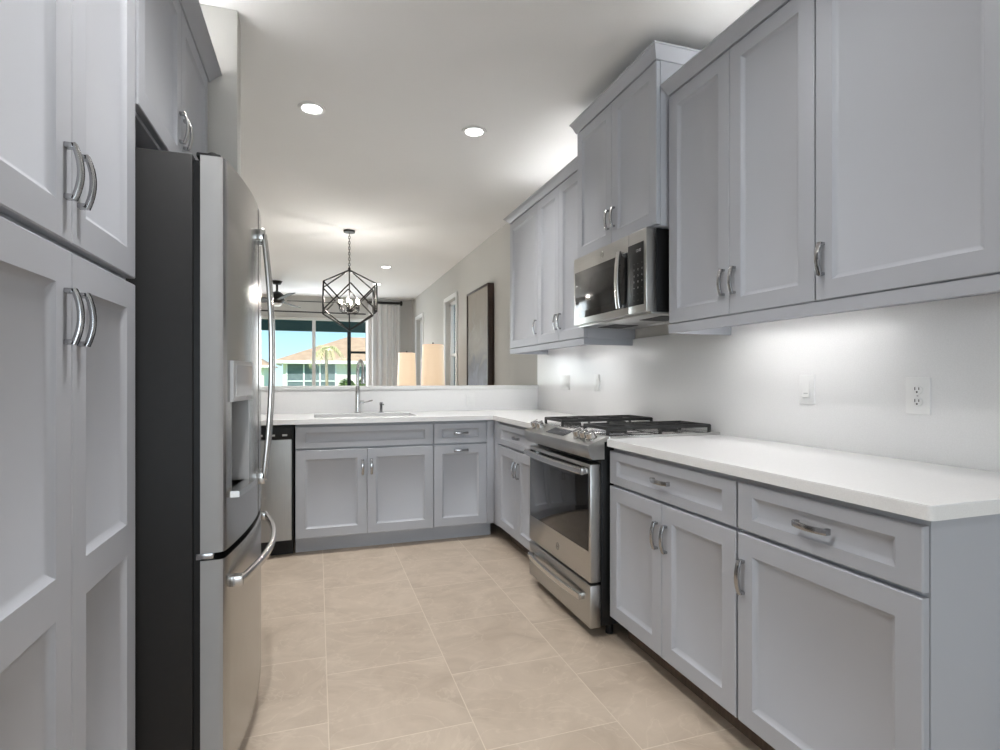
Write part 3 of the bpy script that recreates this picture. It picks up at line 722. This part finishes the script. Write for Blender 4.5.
# cooktop
ck = MB().box(-0.003, RW+0.030, 0.0355, RD, 0.9005, 0.9265, 0.004).build('cooktop', 'steel_lt', rg)
for x in (0.135, 0.625):
    for y in (0.17, 0.46): MB().lathe([(0.050, 0), (0.048, 0.008), (0.034, 0.010), (0.034, 0.016), (0.030, 0.019), (0, 0.019)], (x, y, 0.9267)).build('burner', 'iron', ck)
MB().lathe([(0.055, 0), (0.053, 0.008), (0.038, 0.010), (0.038, 0.016), (0.034, 0.019), (0, 0.019)], (0.38, 0.31, 0.9267)).build('burner', 'iron', ck)
zt = 0.962
def grate(x0, x1, y0, y1, bars):
    g = MB(); w_ = 0.0048
    def bar(xa, xb, ya, yb): g.box(xa, xb, ya, yb, zt-0.016, zt, 0.002)
    bar(x0, x1, y0, y0+2*w_); bar(x0, x1, y1-2*w_, y1); bar(x0, x0+2*w_, y0, y1); bar(x1-2*w_, x1, y0, y1)
    for x in bars: bar(x-w_, x+w_, y0, y1)
    for k in (1, 3):
        y = y0+(y1-y0)*k/4
        for xa, xb in ((x0, x0+(x1-x0)*0.36), (x1-(x1-x0)*0.36, x1)): bar(xa, xb, y-w_, y+w_)
    bar(x0, x1, (y0+y1)/2-w_, (y0+y1)/2+w_)
    for x in (x0+w_, x1-w_):
        for y in (y0+w_, y1-w_, (y0+y1)/2): g.box(x-0.006, x+0.006, y-0.006, y+0.006, 0.9267, zt-0.004)
    g.build('grate', 'iron', rg)
grate(0.014, 0.252, 0.050, 0.622, [0.135]); grate(0.508, 0.746, 0.050, 0.622, [0.625])

# ------------------------------------------------------------------ microwave
mw = thing('microwave', 'stainless steel over the range microwave with a black window and keypad', 'microwave', (1.478, 2.965, 1.488), RIGHT)
MW = 0.760; MH = 0.402
MB().box(0.002, MW-0.002, 0.027, 0.395, 0.012, MH, 0.003).build('body', 'black', mw)
bt = MB().box(0.004, MW-0.004, 0.0, 0.368, 0.0, 0.0115, 0.002).build('underside', 'steelh', mw)
for x in (0.06, 0.50): 
    f_ = MB()
    for k in range(10): f_.box(x+k*0.02, x+0.014+k*0.02, 0.10, 0.25, -0.003, -0.0002)
    f_.build('grease_filter', 'slot', bt)
MB().box(0.30, 0.46, 0.28, 0.34, -0.003, -0.0002).build('lamp_cover', 'white_pl', bt)
dx = 0.604
dr = MB().box(0.0, dx-0.001, -0.030, 0.0265, 0.010, MH-0.001, 0.004).build('door', 'steelh', mw)
wn = MB().box(0.022, dx-0.004, -0.0316, -0.0302, 0.046, MH-0.085, 0.0006).build('window', 'blackglass', mw)
MB().box(0.075, dx-0.085, -0.0322, -0.0317, 0.085, MH-0.125, 0.0002).build('window_screen', 'mesh_glass', wn)
pn = MB().box(dx+0.001, MW, -0.030, 0.0265, 0.010, MH-0.001, 0.004).build('control_panel', 'steelh', mw)
kp = MB().box(dx+0.0012, MW-0.020, -0.0316, -0.0302, 0.046, MH-0.060, 0.0006).build('keypad', 'black', mw)
def keymark(body, size, x, z):
    MB().add(text_mb(body, size, 0.0003), Matrix.Translation((x, -0.0318, z)) @ FRONT).build('keypad_marking', 'mark', kp)
for r_i in range(7):
    for c in range(3): keymark('123456789+0-'[(r_i-1)*3+c] if 1 <= r_i <= 4 else '-', 0.014, dx+0.055+c*0.034, 0.245-r_i*0.029)
keymark('12:00', 0.020, dx+0.092, 0.305)
pts = []
for k in range(15):
    s = -1+2*k/14; pts.append((dx-0.040, -0.058-0.012*(1-s*s), 0.185+s*0.140))
h = MB().sweep(pts, rrect(0.018, 0.030, 0.004), (1, 0, 0))
for z in (0.056, 0.314): h.box(dx-0.052, dx-0.028, -0.060, -0.0320, z-0.010, z+0.010, 0.002)
h.build('handle', 'steel_lt', dr)
emblem(dr, 0.345, -0.0302, MH-0.042, 0.016)

# ------------------------------------------------------------------ plates on the backsplash
def plate(name, label, loc, rot, kind, w_=0.072, h_=0.116, group=None):
    r = thing(name, label, 'switch' if kind != 'duplex' else 'outlet', loc, rot, group)
    p = MB().box(-w_/2, w_/2, -0.006, 0, -h_/2, h_/2, 0.0025).build('plate', 'white_pl', r)
    if kind == 'rocker':
        f_ = MB().prism([(-0.0062, -0.034), (-0.0135, -0.030), (-0.0085, 0.0), (-0.0075, 0.034), (-0.0062, 0.034)], 'x', -0.017, 0.017).build('rocker', 'white_pl', r)
        MB().box(-0.010, 0.010, -0.0118, -0.0092, -0.018, -0.013, 0.0005).build('indicator', 'mark', f_)
    elif kind == 'duplex':
        for s in (-1, 1):
            b_ = MB().lathe([(0.0165, 0), (0.0165, 0.002), (0.0155, 0.0028), (0, 0.0028)], (0, -0.0060, s*0.0195), (0, -1, 0), 20).build('receptacle', 'white_pl', r)
            q = MB(); q.box(-0.0075, -0.0050, -0.0094, -0.0084, s*0.0195-0.001, s*0.0195+0.009); q.box(0.0050, 0.0075, -0.0094, -0.0084, s*0.0195, s*0.0195+0.008)
            q.lathe([(0.003, 0), (0.003, 0.001)], (0, -0.0084, s*0.0195-0.007), (0, -1, 0), 10); q.build('slot', 'slot', b_)
        MB().lathe([(0.003, 0), (0.0025, 0.001), (0, 0.001)], (0, -0.006, 0), (0, -1, 0), 10).build('screw', 'mark', r)
    else:
        MB().box(-w_/2+0.018, w_/2-0.018, -0.0090, -0.0062, -0.033, 0.033, 0.001).build('insert', 'white_pl', r)
    return r
xs = XR-0.0170
plate('light_switch', 'white rocker switch plate on the backsplash left of the double outlet', (xs, 1.704, 1.141), RIGHT, 'rocker')
plate('wall_outlet', 'white double outlet on the backsplash over the near right countertop', (xs, 1.275, 1.128), RIGHT, 'duplex', 0.078, 0.122)
plate('light_switch', 'small white plate on the backsplash just left of the range', (xs, 3.45, 1.155), RIGHT, 'decora')
plate('light_switch', 'wide white plate on the backsplash near the far corner', (xs, 3.98, 1.155), RIGHT, 'decora', 0.165, 0.116)
plate('wall_outlet', 'white outlet plate on the low backsplash behind the sink', (1.245, YH-0.017, 1.005), 0, 'decora')

# ------------------------------------------------------------------ cabinet lighting
def strip(label, x, y0, y1, z, mat, up):
    r = thing('light_strip', label, 'light', (x, (y0+y1)/2, z)); L = (y1-y0)/2
    if up:
        MB().box(-0.02, 0.02, -L, L, 0, 0.012, 0.002).build('housing', 'white_pl', r); MB().box(-0.015, 0.015, -L+0.005, L-0.005, 0.0122, 0.016).build('diffuser', mat, r)
    else:
        MB().box(-0.02, 0.02, -L, L, -0.012, 0, 0.002).build('housing', 'white_pl', r); MB().box(-0.015, 0.015, -L+0.005, L-0.005, -0.016, -0.0122).build('diffuser', mat, r)
    return r
strip('under cabinet light bar below the two door wall cabinet right of the microwave', 1.68, 1.40, 2.05, 1.4315, 'under', False)
strip('under cabinet light bar below the two door wall cabinet left of the microwave', 1.64, 3.10, 3.45, 1.4315, 'under', False)
strip('under cabinet light bar below the farthest wall cabinet', 1.64, 3.85, 4.15, 1.4315, 'under', False)
strip('uplight strip on top of the wall cabinets right of the microwave', 1.72, 0.95, 2.10, 2.4785, 'above', True)
strip('uplight strip on top of the far wall cabinets left of the microwave', 1.72, 3.02, 4.25, 2.4785, 'above', True)
strip('uplight strip on top of the cabinet over the refrigerator', -0.60, 1.70, 2.64, 2.4785, 'aboveleft', True)

# ------------------------------------------------------------------ recessed ceiling lights
def downlight(x, y, label, group=None, p=1.0):
    r = thing('ceiling_light', label, 'light', (x, y, ZC), 0, group)
    MB().lathe([(0.056, -0.0005), (0.082, -0.0005), (0.080, -0.006), (0.062, -0.010), (0.056, -0.006)], seg=32, ring=True).build('trim_ring', 'white_pl', r)
    MB().lathe([(0.0, -0.0012), (0.0555, -0.0012), (0.0555, -0.005), (0.0, -0.005)], seg=32).build('lens', 'lens', r)
    d = bpy.data.lights.new('downlight_beam', 'SPOT'); d.energy = P_DOWN*p; d.spot_size = math.radians(128); d.spot_blend = 1.0; d.shadow_soft_size = 0.055; d.color = (1.0, 0.985, 0.965)
    o = bpy.data.objects.new('downlight_beam', d); COL.objects.link(o); o.parent = r; o.location = (0, 0, -0.012)
    return r
downlight(-0.03, 3.51, 'round recessed ceiling light nearer the refrigerator', p=1.35)
downlight(0.985, 3.50, 'round recessed ceiling light nearer the microwave', p=0.85)
downlight(0.955, 8.13, 'small recessed ceiling light just right of the chandelier')
downlight(0.98, 9.65, 'farthest recessed ceiling light, close to the curtain rod')
for x, y in ((-0.03, 1.25), (0.97, 1.25), (-0.03, -1.2), (0.97, -1.2), (-2.2, 8.1), (-2.2, 9.7)):  # unseen downlights, put in because their light is needed
    downlight(x, y, 'recessed ceiling light outside the view', 'recessed lights outside the view', p=1.55 if (y > 0 and x < 0) else 0.5)

# ------------------------------------------------------------------ chandelier
ch = thing('chandelier', 'black geometric cage chandelier with lit candle bulbs', 'chandelier', (0.338, 6.28, ZC-1.10))
H = 1.10
MB().lathe([(0.0, H-0.001), (0.062, H-0.001), (0.062, H-0.022), (0.012, H-0.028), (0, H-0.028)]).build('canopy', 'bronze', ch)
c_ = MB(); zt_ = H-0.028; k = 0
while zt_ > 0.70:
    pts = []
    for q in range(10):
        a = 2*PI*q/10; s = 0.010*math.cos(a); pts.append((s if k % 2 else 0, 0 if k % 2 else s, zt_-0.017+0.019*math.sin(a)))
    c_.tube(pts, 0.0038, 6, True); zt_ -= 0.030; k += 1
c_.build('chain', 'bronze', ch)
cg = MB(); a_ = 0.275; zu, zl, za, zb_ = 0.49, 0.195, 0.665, 0.0
U = [(-a_, -a_*0.8, zu), (a_, -a_*0.8, zu), (a_, a_*0.8, zu), (-a_, a_*0.8, zu)]; Lw = [(x, y, zl) for x, y, z in U]
def rod(p, q): cg.tube([p, q], 0.008, 8)
for i in range(4):
    rod((0, 0, za), U[i]); rod((0, 0, zb_), Lw[i]); rod(U[i], Lw[i])
    j = (i+1) % 4
    mu = tuple((U[i][k]+U[j][k])/2 for k in range(3)); ml = tuple((Lw[i][k]+Lw[j][k])/2 for k in range(3))
    rod(U[i], ml); rod(U[j], ml); rod(Lw[i], mu); rod(Lw[j], mu)
cg.lathe([(0, za-0.02), (0.014, za-0.02), (0.014, za+0.02), (0, za+0.04)])
cg.lathe([(0, zb_-0.02), (0.012, zb_), (0.012, zb_+0.02), (0, zb_+0.02)])
cg.build('cage', 'bronze', ch)
st = MB(); st.tube([(0, 0, zb_), (0, 0, za)], 0.007, 8); st.lathe([(0, 0.195), (0.03, 0.20), (0.03, 0.225), (0, 0.235)]); st.build('stem', 'bronze', ch)
for i in range(6):
    a = 2*PI*i/6+0.3; x, y = 0.105*math.cos(a), 0.105*math.sin(a)
    ar = MB().tube([(0, 0, 0.215), (x*0.5, y*0.5, 0.190), (x, y, 0.205), (x, y, 0.225)], 0.005, 8)
    ar.lathe([(0.016, 0.225), (0.016, 0.230), (0.011, 0.232), (0.011, 0.295), (0, 0.295)], (x, y, 0), seg=12)
    o = ar.build('candle_arm', 'bronze', ch)
    MB().lathe([(0.005, 0.2955), (0.011, 0.312), (0.010, 0.325), (0.004, 0.342), (0, 0.348)], (x, y, 0), seg=12).build('bulb', 'bulbglass', o)

pl = bpy.data.lights.new('chandelier_glow', 'POINT'); pl.energy = 20; pl.shadow_soft_size = 0.03; pl.color = (1.0, 0.96, 0.91)
po = bpy.data.objects.new('chandelier_glow', pl); COL.objects.link(po); po.parent = ch; po.location = (0, 0, 0.36)

# ------------------------------------------------------------------ ceiling fan
fn = thing('ceiling_fan', 'dark ceiling fan with grey blades beyond the chandelier', 'ceiling fan', (-0.635, 9.9, ZC-0.42))
MB().lathe([(0, 0.419), (0.085, 0.419), (0.06, 0.365), (0.020, 0.355), (0.018, 0.25), (0.06, 0.235), (0.11, 0.19), (0.12, 0.09), (0.09, 0.05), (0, 0.05)]).build('motor', 'bronze', fn)
MB().lathe([(0.075, 0.049), (0.075, 0.03), (0.05, 0.005), (0, 0.0)]).build('lamp_bowl', 'white_pl', fn)
for i in range(5):
    a = 2*PI*i/5-0.02; b_ = MB(); rot = Matrix.Rotation(a, 4, 'Z') @ Matrix.Translation((0, 0, 0.10)) @ Matrix.Rotation(0.2, 4, 'X')
    tmp = MB().prism([(0.16, -0.045), (0.30, -0.062), (0.88, -0.068), (0.92, -0.05), (0.92, 0.05), (0.88, 0.068), (0.30, 0.062), (0.16, 0.045)], 'z', -0.004, 0.004)
    b_.add(tmp, rot); o = b_.build('blade', 'blade', fn)
    k_ = MB(); k_.add(MB().box(0.085, 0.22, -0.018, 0.018, -0.009, -0.0045), rot); k_.build('blade_bracket', 'bronze', o)

# ------------------------------------------------------------------ curtains and rods
def curtain(label, x0, x1, y, z0, z1, waves):
    mb = MB(); n = waves*10; outer = []; inner = []
    for k in range(n+1):
        t_ = k/n; x = x0+(x1-x0)*t_; yy_ = y+0.045*math.sin(2*PI*waves*t_)+0.010*math.sin(2*PI*waves*2.3*t_+1)
        outer.append((x, yy_-0.002)); inner.append((x, yy_+0.002))
    mb.prism(outer+inner[::-1], 'z', z0, z1)
    return tag(mb.build('curtain', 'fabric', smooth=60), label, 'curtain')
curtain('white pleated floor length curtain right of the sliding glass door', 0.98, 1.62, YF-0.13, 0.012, 2.690, 5)
curtain('white pleated curtain left of the sliding glass door', -1.72, -1.12, YF-0.13, 0.012, 2.472, 5)
def rod_thing(label, x0, x1, y, z, r_, ends):
    t_ = thing('curtain_rod', label, 'curtain rod', ((x0+x1)/2, y, z)); L = (x1-x0)/2
    MB().tube([(-L, 0, 0), (L, 0, 0)], r_, 10).build('rod', 'bronze', t_)
    for s in ends: MB().lathe([(0, -0.03), (r_*2, -0.015), (r_*2.2, 0), (r_*2, 0.02), (0, 0.035)], (s*L, 0, 0), (1, 0, 0), 14).build('finial', 'bronze', t_)
    for s in (-0.85, 0.85): MB().box(s*L-0.012, s*L+0.012, 0.0, YF-y-0.001, -0.012, 0.012, 0.002).build('bracket', 'bronze', t_)
rod_thing('short thick black curtain rod above the right curtain', 0.96, 1.64, YF-0.13, 2.735, 0.024, (1,))
rod_thing('thin black rod running above the sliding glass door', -1.8, 0.93, YF-0.13, 2.488, 0.014, (-1,))

# ------------------------------------------------------------------ painting
pt = thing('framed_painting', 'large abstract painting in a deep dark wood frame on the right wall', 'painting', (XR-0.001, 6.33, 0.95), RIGHT)
w2 = 0.46; h2 = 1.31
f_ = MB().box(-w2, w2, -0.075, -0.001, 0, 0.022, 0.002).box(-w2, w2, -0.075, -0.001, h2-0.022, h2, 0.002).box(-w2, -w2+0.018, -0.075, -0.001, 0.022, h2-0.022, 0.002).box(w2-0.022, w2, -0.075, -0.001, 0.022, h2-0.022, 0.002)
f_.build('frame', 'darkwood', pt)
MB().box(-w2+0.018, w2-0.022, -0.062, -0.010, 0.022, h2-0.022).build('canvas', 'art', pt)

# ------------------------------------------------------------------ table lamps on their side tables
def table_lamp(label, tlabel, x, y, ztop, r0, r1, h_):
    tb = thing('side_table', tlabel, 'table', (x, y, 0))
    MB().box(-0.22, 0.22, -0.25, 0.25, 0.60, 0.63, 0.004).build('tabletop', 'midwood', tb)
    for sx in (-1, 1):
        for sy in (-1, 1): MB().box(sx*0.19-0.018, sx*0.19+0.018, sy*0.22-0.018, sy*0.22+0.018, 0, 0.60, 0.002).build('leg', 'midwood', tb)
    z0 = 0.63; hh = ztop-z0; l = thing('table_lamp', label, 'lamp', (x, y, z0))
    MB().lathe([(0, 0), (0.08, 0), (0.08, 0.015), (0.03, 0.03), (0.06, 0.14), (0.075, 0.25), (0.05, 0.38), (0.015, 0.44), (0.012, hh-h_*0.5), (0, hh-h_*0.5)]).build('base', 'trimw', l)
    n_ = 28; bm_ = MB(); prof = [(r0, hh-h_), (r1, hh), (r1-0.004, hh), (r0-0.004, hh-h_)]
    bm = bm_.bm; rings = [[bm.verts.new((r_*math.cos(2*PI*k/n_), r_*math.sin(2*PI*k/n_), z)) for k in range(n_)] for r_, z in prof]
    for i in range(4):
        A, B = rings[i], rings[(i+1) % 4]
        for k in range(n_): bm.faces.new((A[k], A[(k+1) % n_], B[(k+1) % n_], B[k]))
    bmesh.ops.recalc_face_normals(bm, faces=bm.faces[:])
    bm_.build('lamp_shade', 'shade', l)
    MB().tube([(-r1+0.004, 0, hh-0.012), (r1-0.004, 0, hh-0.012)], 0.003, 6).lathe([(0.003, hh-h_*0.5), (0.003, hh+0.012), (0.010, hh+0.014), (0.010, hh+0.030), (0, hh+0.036)], seg=10).build('finial', 'bronze', l)
table_lamp('lit cream lampshade closest to the white curtain', 'side table under the lamp closest to the curtain', 1.49, 9.65, 1.64, 0.165, 0.145, 0.58)
table_lamp('larger lit cream lampshade between the two right windows', 'side table under the lamp between the right windows', 1.58, 7.80, 1.675, 0.17, 0.15, 0.60)

# ------------------------------------------------------------------ outside
struct('ground', MB().box(-60, 60, 16, 120, -0.35, -0.20), 'lawn')
struct('patio', MB().box(-10, 10, YF+0.2, 16, -0.32, -0.16), 'paver')
pf = thing('patio_frame', 'dark beam and screen posts of the covered patio outside the glass door', 'patio frame', (0, 15.0, -0.16))
MB().box(-6, 6, -0.10, 0.10, 2.575, 3.30).build('header_beam', 'teal', pf)
for x, z1_ in ((0.80, 2.574), (-3.2, 2.574), (4.2, 2.574)): MB().box(x-0.045, x+0.045, -0.045, 0.045, 0, z1_, 0.002).build('post', 'bronze', pf)
MB().box(0.846, 4.154, -0.03, 0.03, 2.015, 2.075).build('rail', 'bronze', pf)
struct('trim_2', MB().box(-6, 6, YF+0.26, 15.4, 3.16, 3.30), 'trimw', 'roof slab of the covered patio')

def house(name, label, x0, x1, y0, y1, eave, ridge, over=0.6):
    r = thing(name, label, 'house', ((x0+x1)/2, (y0+y1)/2, -0.20)); cx, cy = (x0+x1)/2, (y0+y1)/2
    a, b = (x1-x0)/2, (y1-y0)/2; e_ = eave+0.2; rg_ = ridge+0.2
    MB().box(-a, a, -b, b, 0, e_).build('wall', 'stucco', r)
    m_ = MB(); A = a+over; B = b+over; q = min(A, B); h_ = A-q if A > B else 0
    v = [m_.bm.verts.new(p) for p in ((-A, -B, e_), (A, -B, e_), (A, B, e_), (-A, B, e_), (-h_, 0, rg_), (h_, 0, rg_))]
    for f__ in ((0, 1, 5, 4), (1, 2, 5), (2, 3, 4, 5), (3, 0, 4)): m_.bm.faces.new([v[i] for i in f__])
    m_.bm.faces.new((v[3], v[2], v[1], v[0])); m_.build('roof', 'rooftile', r, 10)
    MB().box(-A, A, -B-0.03, -B, e_-0.20, e_+0.02).box(-A-0.03, -A, -B-0.03, B, e_-0.20, e_+0.02).build('fascia', 'trimw', r)
    return r, a, b
hs, a, b = house('house', 'cream stucco house with a tan tile roof across the lawn', -2.3, 12.0, 42, 51.2, 2.48, 4.6)
def hwin(x, z, w_, h_, kind='window'):
    o = MB().box(x-w_/2-0.08, x+w_/2+0.08, -b-0.05, -b-0.001, z-0.08, z+h_+0.08).build(kind, 'trimw', hs)
    g = MB().box(x-w_/2, x+w_/2, -b-0.06, -b-0.051, z, z+h_).build('pane', 'winglass', o)
    return o
MB().box(-6.95, -3.6, -b-0.04, -b-0.001, 0.25, 2.45).build('lanai_screen', 'screen', hs)
fr_ = MB()
for x in (-6.9, -5.75, -4.65, -3.55): fr_.box(x-0.05, x+0.05, -b-0.09, -b-0.041, 0.25, 2.45)
fr_.box(-6.95, -3.6, -b-0.09, -b-0.041, 1.2, 1.27); fr_.build('lanai_frame', 'trimw', hs)
hwin(-1.55, 1.55, 0.85, 0.75); hwin(-0.35, 1.55, 0.85, 0.75); hwin(3.0, 1.0, 1.6, 1.3)
house('house', 'small pale house with a brown roof at the left edge of the view outside', -10.5, -4.9, 58, 70, 2.5, 4.6)

pm = thing('palm_tree', 'young palm tree with drooping yellow green fronds outside the glass door', 'tree', (0.55, 36.0, -0.20))
MB().tube([(0, 0, 0), (0.04, 0, 1.1), (0.0, 0, 2.3), (0.03, 0, 3.3)], 0.10, 10).build('trunk', 'trunk', pm)
for i in range(16):
    a_ = 2*PI*i/16+random.uniform(-0.2, 0.2); el = random.uniform(0.1, 0.9); L = random.uniform(1.1, 1.5); f_ = MB(); n_ = 9; sp_ = []
    for k in range(n_+1):
        s = L*k/n_; sp_.append(Vector((0.03+math.cos(a_)*s*0.85, math.sin(a_)*s*0.85, 3.3+s*el-0.75*s*s)))
    f_.tube(sp_, 0.012, 5)
    sd_ = Vector((-math.sin(a_), math.cos(a_), 0))
    for k in range(1, n_+1):
        for sg in (-1, 1):
            p0 = sp_[k]; tip = p0+sd_*sg*0.34*(1-0.5*k/n_)+(sp_[k]-sp_[k-1])*0.8-Vector((0, 0, 0.14)); w_ = (sp_[k]-sp_[k-1])*0.22
            v_ = [f_.bm.verts.new(q) for q in (p0-w_, p0+w_, tip)]; f_.bm.faces.new(v_)
    f_.build('frond', 'frond', pm)
def shrub(label, x, y, r_, h_):
    t_ = thing('shrub', label, 'shrub', (x, y, -0.20)); f_ = MB()
    for k in range(900):
        u = random.random()**0.4; th = random.uniform(0, 2*PI); ph = math.acos(random.uniform(-0.3, 1))
        p = Vector((r_*u*math.sin(ph)*math.cos(th), r_*u*math.sin(ph)*math.sin(th), h_*0.42+h_*0.58*u*math.cos(ph)))
        d_ = Vector((random.gauss(0, 1), random.gauss(0, 1), random.gauss(0, 1))).normalized()*0.10; e_ = d_.cross(Vector((0.3, 0.5, 0.8))).normalized()*0.05
        v_ = [f_.bm.verts.new(q) for q in (p-e_, p+d_, p+e_, p-d_)]; f_.bm.faces.new(v_)
    f_.build('foliage', 'leaf', t_, 0)
    MB().tube([(0, 0, 0), (0.02, 0, h_*0.6)], 0.03, 6).build('stem', 'trunk', t_)
shrub('round green shrub against the cream house, left of the dark post', 2.0, 40.6, 0.65, 1.45)
shrub('round green shrub against the cream house, right of the dark post', 3.4, 40.6, 0.75, 1.55)
